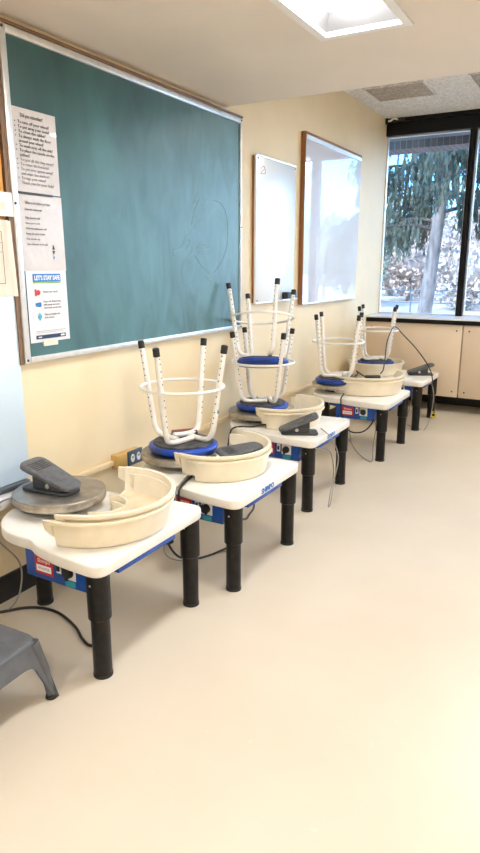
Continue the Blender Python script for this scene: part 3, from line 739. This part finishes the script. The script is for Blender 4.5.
# ------------------------------------------------------------------ cables
def cable(pts, r, m, label, name='power_cable', k=10):
    o = MB().tube(cr(pts, k), r, 8).build(name, m); tag(o, label, 'cable'); return o
cable([(.02, 1.50, .006), (.089, 1.589, .006), (.132, 1.641, .006), (.20, 1.676, .006), (.294, 1.679, .006), (.418, 1.638, .006), (.50, 1.59, .006), (.56, 1.57, .006), (.60, 1.60, .02), (.56, 1.66, .12), (.50, 1.62, .28)], .006, M['cable'], 'thick black cable on the floor under the nearest pottery wheel')
cable([(.22, 1.70, .50), (.10, 1.62, .49), (.045, 1.60, .42), (.05, 1.60, .32), (.10, 1.66, .20), (.13, 1.63, .10), (.10, 1.60, .02), (.055, 1.55, .004), (.04, 1.45, .004)], .0035, M['cable_grey'], 'thin grey cable hanging from the pedal of the nearest wheel down the wall')
cable([(.46, 2.47, T_ + .006), (.50, 2.38, T_ + .006), (.525, 2.28, T_ + .008), (.55, 2.20, T_ + .006), (.565, 2.165, T_ - .01), (.565, 2.160, .37), (.53, 2.17, .27), (.45, 2.22, .165), (.48, 2.27, .06), (.514, 2.40, .006), (.552, 2.49, .006), (.60, 2.56, .04), (.62, 2.50, .18), (.60, 2.40, .35)], .0055, M['cable'], 'black cable looping over the wall-side edge of the second wheel')
cable([(.44, 2.46, T_ + .005), (.48, 2.37, T_ + .005), (.508, 2.28, T_ + .006), (.535, 2.20, T_ + .005), (.55, 2.160, T_ - .01), (.548, 2.155, .37), (.51, 2.16, .26), (.42, 2.24, .08), (.46, 2.34, .004), (.57, 2.52, .004), (.66, 2.53, .004)], .0032, M['cable_grey'], 'thin grey cable running beside the black one on the second wheel')
cable([(.66, 2.36, .33), (.70, 2.45, .24), (.66, 2.60, .17), (.60, 2.75, .13), (.52, 2.95, .09), (.42, 3.12, .10), (.36, 3.22, .22), (.36, 3.26, .34)], .0055, M['cable'], 'black cable slung between the second and third pottery wheels')
cable([(.705, 3.45, T_ + .02), (.76, 3.40, T_ + .012), (.80, 3.395, T_ - .02), (.83, 3.43, .30), (.82, 3.40, .16), (.82, 3.36, .04), (.81, 3.35, .012), (.80, 3.40, .08), (.80, 3.44, .20), (.79, 3.40, .33), (.76, 3.30, .38), (.74, 3.24, .34)], .0038, M['cable_grey'], 'grey pedal cable hanging in a long loop off the third wheel')
cable([(.40, 3.36, T_ + .03), (.30, 3.33, T_ + .006), (.24, 3.30, T_ + .006), (.18, 3.28, T_ - .02), (.16, 3.27, .30)], .005, M['cable'], 'short black cable under the wheel head of the third wheel')
cable([(.391, 4.683, T_ + .006), (.43, 4.56, T_ + .006), (.462, 4.43, T_ + .006), (.482, 4.375, T_ - .01), (.485, 4.385, .345), (.511, 4.43, .225), (.556, 4.47, .18), (.645, 4.47, .205), (.71, 4.46, .30), (.66, 4.52, .37)], .0055, M['cable'], 'black cable drooping below the front of the fourth wheel')
cable([(.50, 4.47, .30), (.42, 4.80, .05), (.40, 4.85, .004), (.571, 4.547, .004), (.72, 4.37, .004), (.745, 4.38, .02), (.721, 4.45, .097), (.72, 4.49, .25), (.66, 4.52, .36)], .0032, M['cable_grey'], 'thin grey cable forming a V on the floor under the fourth wheel')
cable([(.60, 4.93, .570), (.60, 5.0, .59), (.55, 5.2, .655), (.50, 5.4, .77), (.500, 5.55, .88), (.520, 5.62, .872), (.57, 5.60, .83), (.716, 5.60, .69), (.834, 5.60, .535), (.872, 5.60, .40), (.865, 5.72, .25), (.83, 5.93, .08), (.80, 6.0, .012)], .005, M['cable'], 'long black cable draped over the foot ring of the farthest stool')
cable([(.85, 5.62, .42), (.885, 5.60, .30), (.87, 5.60, .10), (.842, 5.524, .004), (.78, 5.54, .004), (.68, 5.62, .004), (.62, 5.75, .004), (.66, 5.72, .20), (.70, 5.60, .34)], .0034, M['cable_grey'], 'thin grey cable coiled on the floor by the farthest wheel')
cable([(.16, 1.40, .30), (.20, 1.40, .22), (.25, 1.38, .10), (.27, 1.36, .006), (.22, 1.30, .006)], .005, M['cable'], 'black cable hanging behind the grey step stool')
t = thing('cable_plug', 'black cable plug lying in the pans of the fourth wheel', 'plug', (.55, 4.86, T_ + .107))
t.rotation_euler = (0, 0, R(35)); 
MB().box((-.05, -.02, -.006), (.07, .02, .018)).build('plug_body', M['pedal_dark'], t, bevel=.005)
MB().tube(cr([(-.05, 0, .005), (-.09, -.01, .03), (-.12, .02, .05), (-.10, .05, .02), (-.16, .06, -.03)], 6), .005, 8).build('cord_loop', M['cable'], t)
t = thing('yellow_plug', 'small yellow plug at the foot of the farthest wheel leg', 'plug', (.822, 5.955, .05))
MB().box((-.02, -.014, -.03), (.02, .014, .03)).build('plug_body', M['yellow'], t, bevel=.006)
MB().box((-.013, -.016, -.012), (.013, -.0135, .012)).build('plug_mark', M['rubber'], t, bevel=.001)

# ------------------------------------------------------------------ step stool
t = thing('step_stool', 'grey plastic step stool on the floor at the left photo edge', 'step stool', (.440, 1.064, 0), R(2))
H = .235
def ring_sec(z, ex, ey, r): return [(x, y, z) for x, y in rounded([(-ex, -ey), (ex, -ey), (ex, ey), (-ex, ey)], r, 6)]
ex, ey = .195, .195
top = MB()
rings = [ring_sec(H - .012, ex + .004, ey + .004, .045), ring_sec(H - .003, ex, ey, .045), ring_sec(H, ex - .008, ey - .008, .04), ring_sec(H - .004, ex - .022, ey - .022, .035), ring_sec(H - .004, ex - .06, ey - .06, .03)]
n = len(rings[0]); vs = [p for r_ in rings for p in r_]; fs = []
for k in range(len(rings) - 1):
    for i in range(n): fs.append((k * n + i, k * n + (i + 1) % n, (k + 1) * n + (i + 1) % n, (k + 1) * n + i))
fs.append(tuple(range((len(rings) - 1) * n, len(rings) * n)))
top.add(vs, fs); top.box((-ex + .02, -ey + .02, H - .02), (ex - .02, ey - .02, H - .006))
tp = top.build('step_top', M['step'], t, ang=40)
g = MB()
for i in range(9):
    for j in range(9):
        g.box((-.12 + i * .03 - .008, -.12 + j * .03 - .0015, H - .004), (-.12 + i * .03 + .008, -.12 + j * .03 + .0015, H - .0028))
g.build('tread_marks', M['step'], tp)['kind'] = 'stuff'
# skirt with arched openings and splayed legs: one sheet per side
def side(L_, W_, T):
    mb = MB(); vo = []; N_ = 28
    rows = []
    for i in range(N_ + 1):
        u = -1 + 2 * i / N_
        a = abs(u)
        # bottom of skirt: arch
        if a > .88: zb = 0.0
        else: zb = H - .012 - .070 - .06 * (a / .86) ** 12
        if .84 < a <= .88: zb = .07
        rows.append((u, zb))
    for th in (0, 1):
        for u, zb in rows:
            for z in (H - .012, zb):
                spl = (H - .012 - z) * .17
                vo.append((u * (L_ + spl), -(W_ + spl) + th * .012, z))
    m = 2 * (N_ + 1); fs_ = []
    for i in range(N_):
        a, b, c, d = 2 * i, 2 * i + 1, 2 * i + 3, 2 * i + 2
        fs_.append((a, b, c, d)); fs_.append((a + m, d + m, c + m, b + m)); fs_.append((b, b + m, c + m, c))
    fs_ += [(0, 1, 1 + m, m), (2 * N_, 2 * N_ + m, 2 * N_ + 1 + m, 2 * N_ + 1)]
    mb.add(vo, fs_, T); return mb
sk = MB()
for k in range(4):
    q = side(ex - .0, ey - .0, Matrix.Rotation(k * PI / 2, 4, 'Z')); sk.v, off = sk.v + q.v, len(sk.v); sk.f += [[i + off for i in f_] for f_ in q.f]; sk.mi += q.mi
sk.build('skirt', M['step'], t, ang=30)
for sx in (-1, 1):
    for sy in (-1, 1):
        c = (sx * (ex + .032), sy * (ey + .032))
        lg = MB().tube([(sx * (ex - .012), sy * (ey - .012), H - .02), (sx * (ex + .010), sy * (ey + .010), .11), (c[0] - sx * .012, c[1] - sy * .012, .012)], .018, 12, radii=[.022, .016, .014]).build('leg', M['step'], t)
        MB().lathe([(.017, 0), (.019, .004), (.017, .016)], 14, c=(c[0] - sx * .012, c[1] - sy * .012, 0)).build('foot_pad', M['rubber'], lg)

# ------------------------------------------------------------------ outdoors
o = MB().box((-90, 7.0, -.75), (110, 190, -.55)).build('trim_ground', M['grass'], smooth=False); o.name = 'ground'; o['kind'] = 'structure'
o = MB().box((-3, 7.5, 2.67), (9, 7.85, 3.05)).box((-3, 6.951, 2.95), (9, 7.5, 3.05)).build('brick_fascia', M['brick'], smooth=False); tag(o, 'brown brick band of the roof edge seen through the top of the window', 'brick fascia')

def spruce(x, y, label, trunk_pts, seed, zlo=1.7, zhi=6.5, nb=46, reach=2.6, mt='needles', leaf=.055):
    rnd = random.Random(seed)
    t = thing('spruce_tree', label, 'tree', (x, y, -.56))
    P = [Vector(p) - Vector((x, y, -.56)) for p in trunk_pts]
    tp = cr(P, 6)
    MB().tube(tp, .15, 14, radii=[.17 - .11 * i / (len(tp) - 1) for i in range(len(tp))]).build('trunk', M['bark'], t)
    br = MB(); lf = MB()
    def trunk_at(z):
        z -= -.56
        for a, b in zip(tp, tp[1:]):
            if a.z <= z <= b.z: return a.lerp(b, (z - a.z) / max(b.z - a.z, 1e-6))
        return tp[-1].copy()
    for i in range(nb):
        z = zlo + (zhi - zlo) * (i + rnd.random()) / nb
        o0 = trunk_at(z); an = rnd.uniform(0, 2 * PI); ln = reach * rnd.uniform(.5, 1) * (1 - .35 * (z - zlo) / (zhi - zlo))
        d = Vector((math.cos(an), math.sin(an), 0))
        pts = [o0 + d * (ln * u) + Vector((0, 0, .35 * math.sin(u * 2.2) * ln * .35 - .25 * u * u * ln)) for u in (0, .25, .5, .75, 1)]
        cp = cr(pts, 5)
        br.tube(cp, .02, 6, radii=[.035 * (1 - .8 * k / (len(cp) - 1)) for k in range(len(cp))])
        side_ = Vector((-d.y, d.x, 0))
        for k, p in enumerate(cp):
            u = k / (len(cp) - 1)
            if u < .18: continue
            for s in range(5):
                q = p + side_ * rnd.gauss(0, .16) + Vector((0, 0, rnd.uniform(-.04, .05)))
                hl = rnd.uniform(.18, .62) * (1.1 - .4 * u)
                ns = int(hl / .035)
                dx = Vector((rnd.gauss(0, .10), rnd.gauss(0, .10), -1))
                for w in range(ns):
                    c = q + dx * (hl * w / ns)
                    a = rnd.uniform(0, PI); wd = leaf * rnd.uniform(.5, 1.1); dn = rnd.uniform(.06, .12)
                    e = Vector((math.cos(a), math.sin(a), 0)) * wd * .5
                    lf.add([c - e * .4, c + e * .4, c + e * 1.6 + Vector((0, 0, -dn)), c + Vector((0, 0, -dn * .5)), c - e * 1.6 + Vector((0, 0, -dn))], [(0, 1, 2, 3, 4)])
    br.build('branches', M['limb'], t)
    lo = lf.build('foliage', M[mt], t, smooth=False); lo['kind'] = 'stuff'
    return t
spruce(-.95, 12, 'tall spruce with drooping dark branches and leaning trunk outside the left window pane',
       [(-.98, 12, -.56), (-.90, 12, .1), (-.79, 12, .59), (-.70, 12, 1.69), (-.60, 12, 2.87), (-.50, 12, 4.5), (-.45, 12, 7.5)], 3, zlo=2.0, zhi=6.3, nb=31, reach=2.4)
spruce(1.3, 12.6, 'second spruce outside, behind the right window pane',
       [(1.3, 12.6, -.56), (1.33, 12.6, 2), (1.36, 12.6, 7.5)], 9, zlo=1.9, zhi=6.3, nb=38, reach=2.1)
def bush(x, y, z, s, seed, label, mt, n=2600, trunk=True):
    rnd = random.Random(seed)
    t = thing('background_tree', label, 'tree', (x, y, -.56), 0, 'pale trees across the grounds')
    lf = MB()
    for i in range(n):
        a = rnd.uniform(0, 2 * PI); v = rnd.uniform(-1, 1); r = s * rnd.random() ** .4
        c = Vector((r * math.cos(a) * math.sqrt(1 - v * v), r * math.sin(a) * math.sqrt(1 - v * v) * .7, z + .56 + r * v * .95))
        e1 = Vector((rnd.gauss(0, 1), rnd.gauss(0, 1), rnd.gauss(0, 1))).normalized() * s * .06; e2 = Vector((rnd.gauss(0, 1), rnd.gauss(0, 1), rnd.gauss(0, 1))).normalized() * s * .05
        lf.add([c - e1, c + e2, c + e1, c - e2], [(0, 1, 2, 3)])
    pr = [(s * .5 * math.sin(PI * q / 9), z + .56 - s * .5 * math.cos(PI * q / 9)) for q in range(1, 9)]
    lf.lathe(pr, 18)
    lo = lf.build('foliage', M[mt], t, smooth=False); lo['kind'] = 'stuff'
    if trunk: MB().tube([(0, 0, 0), (0, 0, z * .7)], .12, 8, radii=[.16 * s / 2, .06]).build('trunk', M['bark'], t)
    return t
bx = [(-13, 34, 1.8, 2.6, 'twigs'), (-9.5, 31, 1.6, 2.3, 'needles_pale'), (-8.0, 38, 1.9, 2.5, 'twigs'), (-3.4, 31, 1.5, 2.2, 'twigs'), (-11, 44, 3.2, 3.6, 'needles_pale'), (-5.6, 46, 3.0, 3.4, 'twigs'), (-1.6, 38, 1.7, 2.3, 'needles_pale'),
      (3.5, 40, 2.0, 2.6, 'twigs'), (9.0, 42, 2.0, 2.6, 'twigs'), (15, 46, 2.0, 2.6, 'needles_pale'), (-17, 42, 2.8, 3.4, 'twigs'), (11, 32, 2.2, 2.0, 'needles_pale')]
for i, (x, y, z, s, mt) in enumerate(bx):
    bush(x, y, z, s, 50 + i, 'hazy bare tan tree in the bright distance beyond the spruce' if mt == 'twigs' else 'hazy pale green tree in the bright distance beyond the spruce', mt)
# distant chain fence posts
t = thing('garden_fence', 'thin rail fence far across the bright ground outside', 'fence', (-6, 27, -.55))
g = MB(); g.tube([(-9, 0, 1.0), (7, 0, 1.0)], .025, 6); g.tube([(-9, 0, .5), (7, 0, .5)], .02, 6); g.build('rail', M['pedal'], t)
for k in range(9): MB().tube([(-9 + k * 2, 0, 0), (-9 + k * 2, 0, 1.05)], .035, 6).build('post', M['pedal'], t)
# white apartment block which the framed board mirrors
t = thing('apartment_building', 'white multi-storey apartment block far outside, seen mirrored in the framed board', 'building', (40, 108, -.55))
for k, (dx, w, h) in enumerate(((-6.6, 4.6, 8.2), (-.6, 4.2, 7.6), (5.0, 4.2, 7.4))):
    wall = MB().box((dx - w / 2, 0, 0), (dx + w / 2, 8, h)).build('wall', M['house'], t, smooth=False)
    wn = MB()
    for r in range(4):
        for c in range(3): wn.box((dx - w / 2 + .5 + c * (w - 1) / 3 + .1, -.08, .6 + r * 1.85), (dx - w / 2 + .5 + (c + 1) * (w - 1) / 3 - .3, .0, 1.7 + r * 1.85))
    wn.build('windows', M['house_win'], wall, smooth=False)

# ------------------------------------------------------------------ light and sky
w = bpy.data.worlds.new('World'); bpy.context.scene.world = w; w.use_nodes = True
nt = w.node_tree; bg = nt.nodes['Background']
sky = nt.nodes.new('ShaderNodeTexSky'); sky.sky_type = 'NISHITA'; sky.sun_disc = False; sky.sun_elevation = R(42); sky.sun_rotation = R(200); sky.air_density = 1.2; sky.dust_density = 1.5
mm = nt.nodes.new('ShaderNodeMixRGB'); mm.blend_type = 'MULTIPLY'; mm.inputs['Fac'].default_value = 1; mm.inputs['Color2'].default_value = (.20, .48, .88, 1)
nt.links.new(sky.outputs['Color'], mm.inputs['Color1']); nt.links.new(mm.outputs['Color'], bg.inputs['Color']); bg.inputs['Strength'].default_value = 0.80
sl = bpy.data.lights.new('sun', 'SUN'); sl.energy = 4.2; sl.angle = R(1.5); sl.color = (1, .92, .80)
so = bpy.data.objects.new('sun', sl); COL.objects.link(so)
so.rotation_euler = (R(48), 0, R(-20))      # shining away from the camera side of the building, onto the trees

s2l = bpy.data.lights.new('sky_glow', 'SUN'); s2l.energy = 8.5; s2l.angle = R(60); s2l.color = (.66, .82, 1.0)
g2 = bpy.data.objects.new('sky_glow', s2l); COL.objects.link(g2)
g2.rotation_euler = Vector((-.72, -.55, -.30)).to_track_quat('-Z', 'Y').to_euler()      # broad bluish sky light entering by the windows
# ------------------------------------------------------------------ camera
f_px, yaw, pitch, roll = 633.68, .515345, .24749, .001824
cam = bpy.data.cameras.new('camera'); co = bpy.data.objects.new('camera', cam); COL.objects.link(co)
cam.sensor_fit = 'VERTICAL'; cam.sensor_height = 24; cam.lens = f_px / 853 * 24; cam.clip_start = .02; cam.clip_end = 500
cy, sy, cp, sp_ = math.cos(yaw), math.sin(yaw), math.cos(pitch), math.sin(pitch)
Fv = Vector((-sy * cp, cy * cp, -sp_)); Rt = Vector((cy, sy, 0)); U = Rt.cross(Fv)
c, s = math.cos(roll), math.sin(roll)
Xa = c * Rt + s * U; Ya = -s * Rt + c * U
co.matrix_world = Matrix(((Xa.x, Ya.x, -Fv.x, 2.1), (Xa.y, Ya.y, -Fv.y, 0), (Xa.z, Ya.z, -Fv.z, 1.4), (0, 0, 0, 1)))
sc = bpy.context.scene
sc.camera = co
sc.view_settings.view_transform = 'Standard'
sc.view_settings.look = 'None'
sc.view_settings.exposure = 0.64
sc.cycles.use_denoising = True
sc.cycles.max_bounces = 10; sc.cycles.diffuse_bounces = 6; sc.cycles.glossy_bounces = 4
